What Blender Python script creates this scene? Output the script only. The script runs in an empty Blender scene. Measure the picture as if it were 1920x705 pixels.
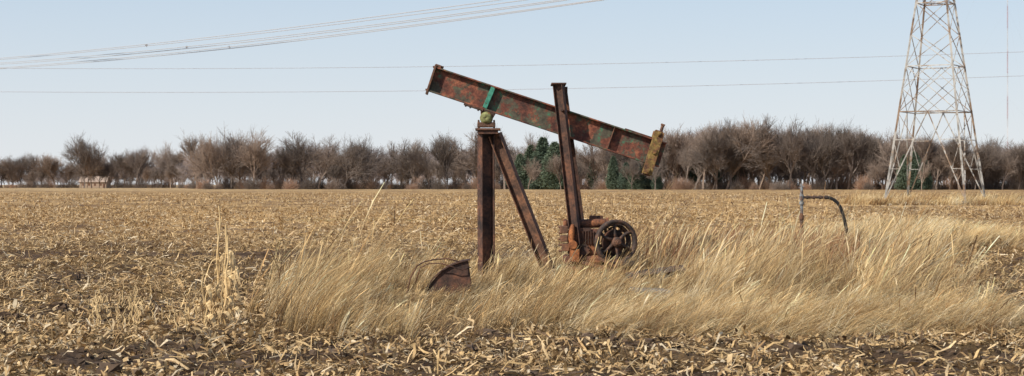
import bpy, math, random
import numpy as np
from mathutils import Vector, Matrix
random.seed(7); rng=np.random.default_rng(11)
scene=bpy.context.scene
CH=1.7; F=3350.0; HZ=346.0
def W(px,py,Y): return Vector(((px-960)*Y/F,Y,CH+(HZ-py)*Y/F))
# ------------------------------------------------------------ noise
def _h(i,j,s):
    v=np.sin(i*127.1+j*311.7+s*74.7)*43758.5453
    return v-np.floor(v)
def vn(x,y,s=0):
    xi=np.floor(x); yi=np.floor(y); u=x-xi; v=y-yi
    u=u*u*(3-2*u); v=v*v*(3-2*v)
    return (_h(xi,yi,s)*(1-u)+_h(xi+1,yi,s)*u)*(1-v)+(_h(xi,yi+1,s)*(1-u)+_h(xi+1,yi+1,s)*u)*v
def fbm(x,y,s=0,o=3):
    a=0;w=.5;t=0
    for k in range(o):
        a=a+w*vn(x,y,s+k*3.1); t+=w; w*=.5; x=x*2.03+1.7; y=y*2.03+9.2
    return a/t
def sstep(a,b,x):
    t=np.clip((x-a)/(b-a),0,1); return t*t*(3-2*t)
# ------------------------------------------------------------ materials
def newmat(name):
    m=bpy.data.materials.new(name); m.use_nodes=True
    nt=m.node_tree; b=nt.nodes['Principled BSDF']; return m,nt,b
def ramp(nt,fac,stops):
    r=nt.nodes.new('ShaderNodeValToRGB')
    while len(r.color_ramp.elements)<len(stops): r.color_ramp.elements.new(0.5)
    for e,(p,c) in zip(r.color_ramp.elements,stops):
        e.position=p; e.color=(*c,1)
    nt.links.new(fac,r.inputs[0]); return r.outputs[0]
def noise(nt,scale,detail=5,rough=.6,coord='Object',vec=None):
    n=nt.nodes.new('ShaderNodeTexNoise'); n.inputs['Scale'].default_value=scale
    n.inputs['Detail'].default_value=detail; n.inputs['Roughness'].default_value=rough
    if vec is None:
        tc=nt.nodes.new('ShaderNodeTexCoord'); vec=tc.outputs[coord]
    nt.links.new(vec,n.inputs['Vector']); return n.outputs['Fac']
def mix(nt,fac,a,b,mode='MIX'):
    m=nt.nodes.new('ShaderNodeMix'); m.data_type='RGBA'; m.blend_type=mode
    for s,i in ((fac,0),(a,6),(b,7)):
        if isinstance(s,bpy.types.NodeSocket): nt.links.new(s,m.inputs[i])
        elif i==0: m.inputs[0].default_value=s
        else: m.inputs[i].default_value=(*s,1)
    return m.outputs[2]
def bump(nt,b,h,strength=.4,dist=.01):
    n=nt.nodes.new('ShaderNodeBump'); n.inputs['Strength'].default_value=strength; n.inputs['Distance'].default_value=dist
    nt.links.new(h,n.inputs['Height']); nt.links.new(n.outputs[0],b.inputs['Normal'])
def rustmat(name,paint=None,amount=.5,dark=(.035,.02,.014),mid=(.10,.045,.025),hot=(.26,.09,.03),scale=3.0,metal=0,paint2=None):
    m,nt,b=newmat(name)
    n1=noise(nt,scale,8,.7); n2=noise(nt,scale*6,6,.7)
    c=ramp(nt,n1,[(.36,dark),(.5,mid),(.62,hot)])
    c2=ramp(nt,n2,[(.35,(.5,.5,.5)),(.62,(1.25,1.2,1.15))])
    c=mix(nt,1.0,c,c2,'MULTIPLY')
    if paint is not None:
        tc=nt.nodes.new('ShaderNodeTexCoord'); mp=nt.nodes.new('ShaderNodeMapping'); mp.inputs['Location'].default_value=(7.3,2.1,4.4); nt.links.new(tc.outputs['Object'],mp.inputs['Vector'])
        n3=noise(nt,scale*1.0,9,.72,vec=mp.outputs[0])
        f=ramp(nt,n3,[(1-amount-.02,(0,0,0)),(1-amount+.03,(1,1,1))])
        n4=noise(nt,scale*2.5,5,.65)
        pc=ramp(nt,n4,[(.38,tuple(v*.5 for v in paint)),(.54,paint),(.66,paint2 or paint)])
        c=mix(nt,f,c,pc)
    nt.links.new(c,b.inputs['Base Color'])
    b.inputs['Roughness'].default_value=.82; b.inputs['Metallic'].default_value=metal
    bump(nt,b,n2,.5,.006)
    return m
M_beam=rustmat('rusted_green_paint_steel',paint=(.10,.085,.055),paint2=(.045,.19,.10),amount=.49,dark=(.055,.024,.018),mid=(.17,.055,.033),hot=(.34,.125,.065),scale=3.4)
M_green=rustmat('green_painted_steel',paint=(.05,.24,.16),paint2=(.08,.32,.22),amount=.58,scale=5)
M_rust=rustmat('dark_rusted_steel',dark=(.03,.018,.014),mid=(.085,.042,.028),hot=(.18,.078,.042),scale=3.5)
M_rust2=rustmat('light_rusted_steel',dark=(.055,.03,.02),mid=(.15,.075,.045),hot=(.27,.125,.065),scale=4)
M_hot=rustmat('orange_rusted_iron',dark=(.10,.035,.015),mid=(.26,.09,.03),hot=(.46,.17,.05),scale=6)
M_eng=rustmat('engine_cast_iron',dark=(.05,.025,.018),mid=(.16,.065,.035),hot=(.34,.13,.05),scale=5)
M_iron=rustmat('blackened_cast_iron',dark=(.025,.02,.018),mid=(.065,.045,.036),hot=(.17,.085,.05),scale=7)
M_yel=rustmat('worn_yellow_painted_steel',paint=(.26,.16,.045),paint2=(.36,.27,.08),amount=.52,dark=(.07,.035,.02),mid=(.18,.085,.035),hot=(.34,.15,.05),scale=6)
M_olive=rustmat('olive_painted_bearing',paint=(.22,.22,.08),paint2=(.32,.34,.13),amount=.55,scale=6)
M_blue=rustmat('grey_painted_pipe',paint=(.24,.25,.25),paint2=(.42,.44,.44),amount=.50,dark=(.05,.03,.025),mid=(.12,.07,.05),hot=(.20,.11,.07),scale=5)
M_galv=rustmat('galvanised_steel_tower',paint=(.50,.47,.42),amount=.53,dark=(.13,.085,.06),mid=(.26,.18,.12),hot=(.38,.28,.20),scale=.35)
M_wire,nt,b=newmat('aluminium_conductor'); b.inputs['Base Color'].default_value=(.42,.42,.43,1); b.inputs['Roughness'].default_value=.8
M_wire2,nt,b=newmat('dark_conductor'); b.inputs['Base Color'].default_value=(.42,.43,.46,1); b.inputs['Roughness'].default_value=.8
M_rubber,nt,b=newmat('black_rubber_hose'); b.inputs['Roughness'].default_value=.85; b.inputs['Specular IOR Level'].default_value=.2
nt.links.new(ramp(nt,noise(nt,20),[(.3,(.012,.012,.013)),(.7,(.035,.034,.034))]),b.inputs['Base Color'])
M_conc,nt,b=newmat('weathered_concrete'); b.inputs['Roughness'].default_value=.9
n_=noise(nt,9,8,.7); nt.links.new(ramp(nt,n_,[(.3,(.12,.11,.09)),(.7,(.27,.245,.21))]),b.inputs['Base Color']); bump(nt,b,n_,.5,.01)
def plain(name,c,s=2,v=.3):
    m,nt,b=newmat(name); b.inputs['Roughness'].default_value=.9
    nt.links.new(ramp(nt,noise(nt,s),[(.3,tuple(k*(1-v) for k in c)),(.7,tuple(min(1,k*(1+v)) for k in c))]),b.inputs['Base Color']); return m
def attrmat(name,transl=.25,nscale=12,rough=.75,spec=.3):
    m,nt,b=newmat(name)
    a=nt.nodes.new('ShaderNodeAttribute'); a.attribute_name='col'
    n=noise(nt,nscale,3,.6)
    c=mix(nt,1.0,a.outputs['Color'],ramp(nt,n,[(.3,(.75,.75,.75)),(.7,(1.15,1.15,1.15))]),'MULTIPLY')
    nt.links.new(c,b.inputs['Base Color']); b.inputs['Roughness'].default_value=rough
    b.inputs['Specular IOR Level'].default_value=spec
    if transl>0:
        t=nt.nodes.new('ShaderNodeBsdfTranslucent'); nt.links.new(c,t.inputs['Color'])
        ms=nt.nodes.new('ShaderNodeMixShader'); ms.inputs[0].default_value=transl
        nt.links.new(b.outputs[0],ms.inputs[1]); nt.links.new(t.outputs[0],ms.inputs[2])
        nt.links.new(ms.outputs[0],nt.nodes['Material Output'].inputs['Surface'])
    return m
M_grass=attrmat('dry_prairie_grass',.25,6,.85,.12)
M_resid=attrmat('corn_residue',.10,25,.8,.15)
# ------------------------------------------------------------ mesh helpers
def link(o,parent=None):
    scene.collection.objects.link(o)
    if parent is not None: o.parent=parent
    return o
def empty(name,loc=(0,0,0)):
    e=bpy.data.objects.new(name,None); e.location=loc; e.empty_display_size=.3; return link(e)
def fastmesh(name,V,Q,mat,col=None,n=4,smooth=False,parent=None):
    me=bpy.data.meshes.new(name)
    V=np.ascontiguousarray(V,dtype=np.float32); Q=np.ascontiguousarray(Q,dtype=np.int32)
    me.vertices.add(len(V)); me.vertices.foreach_set('co',V.ravel())
    me.loops.add(Q.size); me.loops.foreach_set('vertex_index',Q.ravel())
    me.polygons.add(len(Q)); me.polygons.foreach_set('loop_start',np.arange(0,Q.size,n,dtype=np.int32))
    if col is not None:
        a=me.attributes.new('col','FLOAT_COLOR','POINT')
        c=np.ones((len(V),4),dtype=np.float32); c[:,:3]=col; a.data.foreach_set('color',c.ravel())
    me.update(calc_edges=True)
    me.polygons.foreach_set('use_smooth',np.full(len(Q),smooth,dtype=bool))
    me.materials.append(mat)
    o=bpy.data.objects.new(name,me); return link(o,parent)
class MB:
    def __init__(s): s.v=[]; s.f=[]
    def box(s,c,x,y,z,sx,sy,sz):
        c=Vector(c); x=Vector(x).normalized()*sx/2; y=Vector(y).normalized()*sy/2; z=Vector(z).normalized()*sz/2
        k=len(s.v)
        for a in (-1,1):
            for b_ in (-1,1):
                for d in (-1,1): s.v.append(c+x*a+y*b_+z*d)
        for f in ((0,1,3,2),(4,6,7,5),(0,4,5,1),(2,3,7,6),(0,2,6,4),(1,5,7,3)): s.f.append(tuple(k+i for i in f))
    def bar(s,p0,p1,w,d,side=(0,1,0)):
        p0=Vector(p0);p1=Vector(p1); x=(p1-p0); L=x.length; x.normalize()
        sd=Vector(side); sd=(sd-x*sd.dot(x)).normalized(); u=x.cross(sd)
        s.box((p0+p1)/2,x,u,sd,L,w,d)
    def ibeam(s,p0,p1,depth,width,tf,tw,side=(0,1,0)):
        p0=Vector(p0);p1=Vector(p1); x=(p1-p0).normalized(); sd=Vector(side); sd=(sd-x*sd.dot(x)).normalized(); u=x.cross(sd)
        s.bar(p0,p1,depth-2*tf-.002,tw,sd)
        for k in (-1,1):
            o=u*k*(depth-tf)/2; s.bar(p0+o,p1+o,tf,width,sd)
    def cyl(s,p0,p1,r0,r1=None,n=16,cap=True):
        if r1 is None: r1=r0
        p0=Vector(p0);p1=Vector(p1); x=(p1-p0).normalized(); a=x.orthogonal().normalized(); b_=x.cross(a)
        k=len(s.v)
        for p,r in ((p0,r0),(p1,r1)):
            for i in range(n):
                t=2*math.pi*i/n; s.v.append(p+a*math.cos(t)*r+b_*math.sin(t)*r)
        for i in range(n): s.f.append((k+i,k+(i+1)%n,k+n+(i+1)%n,k+n+i))
        if cap: s.f.append(tuple(k+n-1-i for i in range(n))); s.f.append(tuple(k+n+i for i in range(n)))
    def lathe(s,p0,axis,prof,n=40):
        p0=Vector(p0); x=Vector(axis).normalized(); a=x.orthogonal().normalized(); b_=x.cross(a); k=len(s.v); m=len(prof)
        for i in range(n):
            t=2*math.pi*i/n
            for h,r in prof: s.v.append(p0+x*h+(a*math.cos(t)+b_*math.sin(t))*r)
        for i in range(n):
            for j in range(m):
                s.f.append((k+i*m+j,k+i*m+(j+1)%m,k+((i+1)%n)*m+(j+1)%m,k+((i+1)%n)*m+j))
    def tube(s,pts,r,n=8):
        pts=[Vector(p) for p in pts]; k=len(s.v); ref=None
        for i,p in enumerate(pts):
            d=(pts[min(i+1,len(pts)-1)]-pts[max(i-1,0)]).normalized()
            if ref is None: ref=d.orthogonal().normalized()
            ref=(ref-d*ref.dot(d)).normalized(); b_=d.cross(ref)
            rr=r[i] if isinstance(r,(list,tuple)) else r
            for j in range(n):
                t=2*math.pi*j/n; s.v.append(p+(ref*math.cos(t)+b_*math.sin(t))*rr)
        for i in range(len(pts)-1):
            for j in range(n): s.f.append((k+i*n+j,k+i*n+(j+1)%n,k+(i+1)*n+(j+1)%n,k+(i+1)*n+j))
        s.f.append(tuple(k+n-1-i for i in range(n))); e=k+(len(pts)-1)*n; s.f.append(tuple(e+i for i in range(n)))
    def obj(s,name,mat,parent=None,bevel=0,smooth=False):
        me=bpy.data.meshes.new(name); me.from_pydata([tuple(v) for v in s.v],[],s.f); me.update()
        import bmesh
        bm=bmesh.new(); bm.from_mesh(me); bmesh.ops.recalc_face_normals(bm,faces=bm.faces); bm.to_mesh(me); bm.free()
        me.materials.append(mat); o=bpy.data.objects.new(name,me); link(o,parent)
        if smooth:
            for p in me.polygons: p.use_smooth=len(p.vertices)==4
        if bevel:
            b_=o.modifiers.new('bevel','BEVEL'); b_.width=bevel; b_.segments=2; b_.limit_method='ANGLE'; b_.angle_limit=math.radians(40)
        return o
# ------------------------------------------------------------ ground
def tall_h(x,y):
    """how much tall grass grows at a ground position (0 = none)"""
    n=fbm(x*.55,y*.4,5,3); e=(n-.5)*2.8
    left=sstep(-3.7,-2.6,x+e*.5+ (y-21)*.02)
    front=sstep(19.2,21.6,y+e*.9 - .25*np.clip(-x-1.5,0,2))
    rightlim=np.interp(y,[18,20,23,26,30,36,46,56],[5.6,5.8,5.7,6.0,6.9,8.3,11.8,13.0])
    right=1-sstep(-.8,.9,x-rightlim+e*.9)
    backlim=np.interp(x,[-4,-2,0,2,4,6,8,13],[30,31,33,37,42,47,54,55])
    back=1-sstep(-2,2,y-backlim+e*2.5)
    return left*front*right*back
def hgt(x,y):
    g=tall_h(x,y)
    c=fbm(x*2.2,y*2.2,1,3); c2=fbm(x*7.5,y*7.5,2,2); c3=fbm(x*.7,y*.7,12,2)
    rough=(np.abs(c-.5)*-.20+.03+(c2-.5)*.10+(c3-.5)*.11)
    near=1-sstep(30,110,y)
    h=rough*(.35+.65*near)*(1-.6*g)*(1-sstep(150,300,y))
    h=h+ .32*np.exp(-((x-10.8)/2.6)**2-((y-49)/5)**2)
    h=h+ (fbm(x*.05,y*.05,8,2)-.5)*.12*sstep(60,120,y)*(1-sstep(400,600,y))
    h=h+ .10*np.exp(-((x-1)/4)**2-((y-29)/5)**2)
    return h
def soilmask(x,y):
    """1 = bare dark soil shows, 0 = covered in residue"""
    n=fbm(x*.8,y*.35,21,4); n2=fbm(x*2.5,y*1.6,25,3); n4=fbm(x*.25,y*.12,27,3)
    band=np.exp(-((y-44-x*.1+ (n-.5)*5)/2.2)**2)*(1-sstep(-2,3,x))*.65
    band2=np.exp(-((y-33-x*.2+ (n-.5)*5)/1.3)**2)*(1-sstep(-6,-2,x))*.35
    right=sstep(0,1.2,x-np.interp(y,[18,23,30,40],[5.6,5.7,7.0,9.3]))*(1-sstep(36,46,y))*.32
    far=np.clip(fbm(x*.05,y*.02,31,3)-.45,0,1)*.7*sstep(45,80,y)
    fg=(1-sstep(17.6,20.2,y+(n-.5)*2))*.12
    v=(n-.5)*1.9+(n2-.5)*2.3+(n4-.5)*.8+band+band2+fg+right+far
    return np.clip(v+.20-.10*sstep(40,80,y),0,1)
ys=np.concatenate([np.linspace(-30,11,42),np.arange(11.08,50,.075),50*np.exp(np.linspace(0.003,math.log(9000/50),420))])
us=np.linspace(-1,1,860); us=np.sign(us)*(np.abs(us)**1.25)
YY,UU=np.meshgrid(ys,us,indexing='ij'); XX=UU*(np.clip(YY,0,None)*.62+14)
ZZ=hgt(XX,YY)
nr,nc=YY.shape
idx=np.arange(nr*nc).reshape(nr,nc)
Q=np.stack([idx[:-1,:-1],idx[:-1,1:],idx[1:,1:],idx[1:,:-1]],-1).reshape(-1,4)
sm=soilmask(XX,YY); gm=tall_h(XX,YY)
straw=np.array([.60,.40,.185]); soil=np.array([.115,.078,.053]); ggrd=np.array([.22,.145,.075])
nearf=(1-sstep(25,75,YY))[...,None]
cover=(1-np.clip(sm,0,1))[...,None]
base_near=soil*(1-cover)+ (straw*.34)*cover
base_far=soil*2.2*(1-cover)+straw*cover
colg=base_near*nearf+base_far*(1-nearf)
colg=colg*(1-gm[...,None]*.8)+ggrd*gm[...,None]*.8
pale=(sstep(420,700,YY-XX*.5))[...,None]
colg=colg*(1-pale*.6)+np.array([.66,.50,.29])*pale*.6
grn=(np.exp(-((YY-86)/1.5)**2)*sstep(-12,-9,XX)*(1-sstep(-4,-1,XX)))[...,None]
colg=colg*(1-grn*.6)+np.array([.16,.2,.05])*grn*.6
M_ground,nt,b=newmat('stubble_field_soil')
a=nt.nodes.new('ShaderNodeAttribute'); a.attribute_name='col'
geo=nt.nodes.new('ShaderNodeNewGeometry')
n1=noise(nt,9,8,.75,vec=geo.outputs['Position']); n2=noise(nt,1.1,6,.7,vec=geo.outputs['Position'])
mp=nt.nodes.new('ShaderNodeMapping'); mp.inputs['Scale'].default_value=(.10,.03,1); nt.links.new(geo.outputs['Position'],mp.inputs['Vector'])
n3=noise(nt,1.0,7,.7,vec=mp.outputs[0])
mp=nt.nodes.new('ShaderNodeMapping'); mp.inputs['Scale'].default_value=(.30,.12,1); nt.links.new(geo.outputs['Position'],mp.inputs['Vector'])
n5=noise(nt,1.0,6,.75,vec=mp.outputs[0])
c=mix(nt,1.0,a.outputs['Color'],ramp(nt,n1,[(.34,(.45,.42,.40)),(.5,(.9,.9,.88)),(.66,(1.5,1.48,1.4))]),'MULTIPLY')
c=mix(nt,1.0,c,ramp(nt,n2,[(.36,(.7,.68,.66)),(.64,(1.2,1.2,1.2))]),'MULTIPLY')
c=mix(nt,1.0,c,ramp(nt,n3,[(.40,(.66,.61,.58)),(.58,(1.12,1.12,1.1))]),'MULTIPLY')
c=mix(nt,1.0,c,ramp(nt,n5,[(.42,(.62,.57,.54)),(.53,(1.06,1.05,1.03))]),'MULTIPLY')
nt.links.new(c,b.inputs['Base Color']); b.inputs['Roughness'].default_value=.95; b.inputs['Specular IOR Level'].default_value=.15
bump(nt,b,n1,.9,.05)
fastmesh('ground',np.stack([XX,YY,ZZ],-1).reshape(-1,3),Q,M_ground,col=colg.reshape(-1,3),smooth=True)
# ------------------------------------------------------------ residue
PAL=np.array([[.74,.53,.29],[.62,.42,.20],[.48,.31,.145],[.33,.205,.095],[.80,.64,.42],[.16,.10,.058],[.66,.46,.23]])
PP=np.array([.17,.20,.18,.16,.09,.10,.10])
allV=[];allC=[];allQ=[];off=0
def add_pieces(y0,y1,dens,l0,l1,w0,w1,spread=.36,upfrac=.06,tilt=.32,dark=1.0,pw=2.0):
    global off
    area=spread*(y1*y1-y0*y0)+6*(y1-y0); N=int(area*dens)
    y=np.sqrt(rng.random(N)*(y1*y1-y0*y0)+y0*y0); x=(rng.random(N)*2-1)*(y*spread+3)
    keep=rng.random(N)>soilmask(x,y)*.90
    keep&=rng.random(N)>tall_h(x,y)*.6
    x=x[keep];y=y[keep];N=len(x)
    L=l0+(l1-l0)*rng.random(N)**2.4; w=w0+(w1-w0)*rng.random(N)**pw
    az=rng.random(N)*2*np.pi; el=rng.normal(0,tilt,N)
    up=rng.random(N)<upfrac; el=np.where(up,rng.uniform(.6,1.5,N),el)
    w=np.where(up,w*.7,w)
    d=np.stack([np.cos(az)*np.cos(el),np.sin(az)*np.cos(el),np.sin(el)],-1)
    sd=np.stack([-np.sin(az),np.cos(az),rng.normal(0,.6,N)],-1); sd/=np.linalg.norm(sd,axis=1)[:,None]
    z=hgt(x,y)+.008+np.abs(np.sin(el))*L*.42+rng.random(N)*.02
    c=np.stack([x,y,z],-1); arch=np.stack([rng.normal(0,.10,N)*L,rng.normal(0,.10,N)*L,L*rng.uniform(-.08,.25,N)],-1)
    V=np.zeros((N,6,3))
    for k,t in enumerate((-.5,0,.5)):
        p=c+d*(L*t)[:,None]+(arch if k==1 else 0)
        ww=w*(1.0 if k==1 else rng.uniform(.2,1,N))
        V[:,k*2]=p-sd*(ww/2)[:,None]; V[:,k*2+1]=p+sd*(ww/2)[:,None]
    ci=PAL[rng.choice(len(PAL),N,p=PP)]*rng.uniform(.68,1.12,N)[:,None]*dark
    q=np.array([[0,1,3,2],[2,3,5,4]])[None]+(np.arange(N)*6)[:,None,None]+off
    allV.append(V.reshape(-1,3)); allC.append(np.repeat(ci,6,0)); allQ.append(q.reshape(-1,4)); off+=N*6
add_pieces(12,22,300,.04,.28,.008,.032,upfrac=.03)
add_pieces(12,24,60,.05,.16,.03,.06,upfrac=.05,tilt=.5,pw=1.5)
add_pieces(12,24,260,.02,.08,.006,.022,upfrac=.03,dark=.75)
add_pieces(22,34,230,.05,.30,.010,.032,upfrac=.04)
add_pieces(34,60,95,.06,.34,.012,.040,upfrac=.05)
add_pieces(60,130,17,.12,.42,.025,.06,upfrac=.10)
add_pieces(130,330,1.2,.2,.6,.05,.11,upfrac=.3)
fastmesh('corn_stubble_residue',np.concatenate(allV),np.concatenate(allQ),M_resid,col=np.concatenate(allC))
# ------------------------------------------------------------ clods of earth
N=9000
y=np.sqrt(rng.random(N)*(34**2-13**2)+13**2); x=(rng.random(N)*2-1)*(y*.36+2)
k=(rng.random(N)<soilmask(x,y)*1.3)&(tall_h(x,y)<.2); x=x[k];y=y[k]; N=len(x)
cube=np.array([[a_,b_,c_] for a_ in(-1,1) for b_ in(-1,1) for c_ in(-1,1)],float)
r=.012+.06*rng.random(N)**2.4; P=cube[None]*r[:,None,None]*rng.uniform(.35,1.15,(N,8,3))*np.array([1,1,.7]); P+=np.stack([x,y,hgt(x,y)+r*.2],-1)[:,None]
q=np.array([[0,1,3,2],[4,6,7,5],[0,4,5,1],[2,3,7,6],[0,2,6,4],[1,5,7,3]])[None]+(np.arange(N)*8)[:,None,None]
fastmesh('soil_clods',P.reshape(-1,3),q.reshape(-1,4),M_resid,col=np.repeat(np.array([.145,.098,.066])*rng.uniform(.6,1.3,(N,1)),8,0))
# ------------------------------------------------------------ grass blades
def blades(bx,by,L,az,th0,th1,w,col,seg=5,seed=None):
    N=len(bx); p=np.stack([bx,by,hgt(bx,by)-.01],-1)
    lean=np.stack([np.cos(az),np.sin(az)],-1)
    ra=rng.random(N)*np.pi
    sd=np.stack([np.cos(ra),np.sin(ra),0*ra],-1)
    V=np.zeros((N,(seg+1)*2,3)); 
    for k in range(seg+1):
        t=k/seg
        wt=w*(1-t*.8)
        if seed is not None: wt=np.where(seed,w*(.5+2.0*np.exp(-((t-.86)/.13)**2)),wt)
        V[:,2*k]=p-sd*(wt/2)[:,None]; V[:,2*k+1]=p+sd*(wt/2)[:,None]
        th=th0+(th1-th0)*((k+.5)/seg); s=L/seg
        p=p+np.stack([lean[:,0]*np.sin(th)*s,lean[:,1]*np.sin(th)*s,np.cos(th)*s],-1)
    V[:,:,2]=np.maximum(V[:,:,2],.005)
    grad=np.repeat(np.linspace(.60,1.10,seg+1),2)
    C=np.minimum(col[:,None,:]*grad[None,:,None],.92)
    i=np.arange(seg)[:,None]*2+np.array([[0,1,3,2]])
    q=i[None]+(np.arange(N)*(seg+1)*2)[:,None,None]
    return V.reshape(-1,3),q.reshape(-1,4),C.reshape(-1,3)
GP=np.array([[.84,.61,.31],[.90,.70,.41],[.70,.47,.22],[.46,.28,.125],[.92,.77,.51],[.27,.16,.08]])
def hmap(x,y):
    c=np.full(x.shape,.56)
    mid=sstep(-2.4,-1.8,x)*(1-sstep(1.9,2.8,x))
    c=c*(1-mid)+mid*(.30+.16*sstep(29,31,y)-.06*np.exp(-((y-28.5)/1.6)**2))
    pit=np.exp(-((x+1.4)/.75)**2)*sstep(20.5,22,y)*(1-sstep(27,28.5,y)); c=c*(1-.6*pit)
    r=sstep(2.0,3.0,x)
    c=c*(1-r)+r*np.interp(y,[18,22,25,28,34,40,50,60],[.22,.26,.40,.56,.58,.38,.34,.3])
    return c*(.36+1.2*fbm(x*1.1,y*.9,44,3))
def grass_patch(nclump,xs,ys_,per,spread,mask,hf,lean_az,th,wd,cm=1.0,seedp=.12,seg=5,t0m=.25,pw=(.26,.16,.24,.17,.07,.10)):
    cx=rng.uniform(xs[0],xs[1],nclump); cy=rng.uniform(ys_[0],ys_[1],nclump)
    k=rng.random(nclump)<mask(cx,cy); cx=cx[k];cy=cy[k]; n=len(cx)
    cl_az=rng.normal(lean_az,.55,n)+ (fbm(cx*.5,cy*.5,61,2)-.5)*2.6; cl_t=rng.uniform(th[0],th[1],n); cl_h=hf(cx,cy)*rng.uniform(.5,1.45,n)
    cl_c=GP[rng.choice(6,n,p=pw)]*(.62+.75*fbm(cx*1.3,cy*1.0,88,2))[:,None]*rng.uniform(.8,1.1,n)[:,None]
    cs=spread*rng.uniform(.5,1.5,n)
    bx=np.repeat(cx,per)+rng.normal(0,1,n*per)*np.repeat(cs,per); by=np.repeat(cy,per)+rng.normal(0,1,n*per)*np.repeat(cs,per)
    az=np.repeat(cl_az,per)+rng.normal(0,.35,n*per)
    t1=np.repeat(cl_t,per)+rng.normal(0,.25,n*per); t0=np.abs(np.repeat(rng.normal(t0m,.25,n),per)+rng.normal(0,.12,n*per))
    L=np.repeat(cl_h,per)*(.4+.9*rng.random(n*per))*1.3
    c=np.repeat(cl_c,per,0)*rng.uniform(.8,1.12,n*per)[:,None]*cm
    seed=rng.random(n*per)<seedp
    w=rng.uniform(wd[0],wd[1],n*per)
    return blades(bx,by,L,az,t0,t1,w,c,seg,seed)
def joinm(parts):
    V=[];Q=[];C=[];o=0
    for v,q,c in parts: V.append(v);Q.append(q+o);C.append(c);o+=len(v)
    return np.concatenate(V),np.concatenate(Q),np.concatenate(C)
def patchy(x,y): return tall_h(x,y)*(.12+.88*sstep(.42,.60,fbm(x*1.3,y*1.0,71,3)))
matted=lambda x,y: tall_h(x,y)*sstep(.2,1.6,x)*(1-sstep(22.5,25,y))
parts=[]
parts.append(grass_patch(15000,(-4,7.5),(19.5,35),11,.030,patchy,hmap,.0,(.75,1.75),(.004,.009)))
parts.append(grass_patch(8500,(1,14),(28,57),9,.05,patchy,hmap,.0,(.6,1.5),(.008,.015)))
parts.append(grass_patch(2800,(-3.8,9.5),(20.5,46),3,.03,patchy,lambda x,y:hmap(x,y)*1.4,.0,(.4,1.3),(.005,.009),1.1,.5))
parts.append(grass_patch(8500,(.2,7),(19,25.5),14,.045,matted,lambda x,y:.40+0*x,-.15,(1.6,2.15),(.004,.009),1.08,0,5,.75,(.30,.24,.20,.08,.13,.05)))
parts.append(grass_patch(4200,(-3.6,7),(19.8,34),10,.06,tall_h,lambda x,y:.26+0*x,.2,(1.4,2.2),(.004,.009),.8,0,4,.8))
parts.append(grass_patch(2600,(8.0,14),(44,55),20,.10,lambda x,y:np.exp(-((x-11.2)/2.6)**4-((y-49)/4.5)**4),lambda x,y:.5+0*x,.2,(1.4,2.0),(.010,.018),1.1,0,5,.6,(.32,.26,.20,.06,.12,.04)))
parts.append(grass_patch(900,(-5,9),(18.5,34),14,.06,lambda x,y:(tall_h(x-.6,y)>.02)*(tall_h(x,y)<.3)*1.0,lambda x,y:.22+0*x,.1,(.8,1.7),(.003,.008)))
# thin straggling tufts out on the right, round the standpipe
parts.append(grass_patch(900,(6,15),(26,48),10,.07,lambda x,y:.5*sstep(.5,.6,fbm(x*.8,y*.6,93,2))*(1-sstep(-1,3,x-y*.27)),lambda x,y:.30+0*x,.1,(.6,1.6),(.006,.013)))
tx,ty=36.5,154
parts.append(grass_patch(520,(tx-7,tx+9),(ty-7,ty+6),50,.5,lambda x,y:.15+.85*fbm(x*.3,y*.3,3,2),lambda x,y:.62+0*x,.1,(.6,1.5),(.03,.05),1.0,0,3))
v,q,c=joinm(parts)
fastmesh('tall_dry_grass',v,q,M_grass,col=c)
def weeds():
    n=320; cx=rng.uniform(1.9,6.8,n); cy=rng.uniform(30,42,n)
    per=24; bx=np.repeat(cx,per)+rng.normal(0,.08,n*per); by=np.repeat(cy,per)+rng.normal(0,.08,n*per)
    c=np.array([.30,.155,.085])*rng.uniform(.6,1.3,n*per)[:,None]
    return blades(bx,by,rng.uniform(.35,.85,n*per),rng.uniform(-1.2,1.2,n*per),rng.uniform(0,.3,n*per),rng.uniform(.1,.9,n*per),rng.uniform(.005,.011,n*per),c,4,rng.random(n*per)<.5)
v,q,c=weeds(); fastmesh('brown_weeds',v,q,M_grass,col=c)
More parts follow.
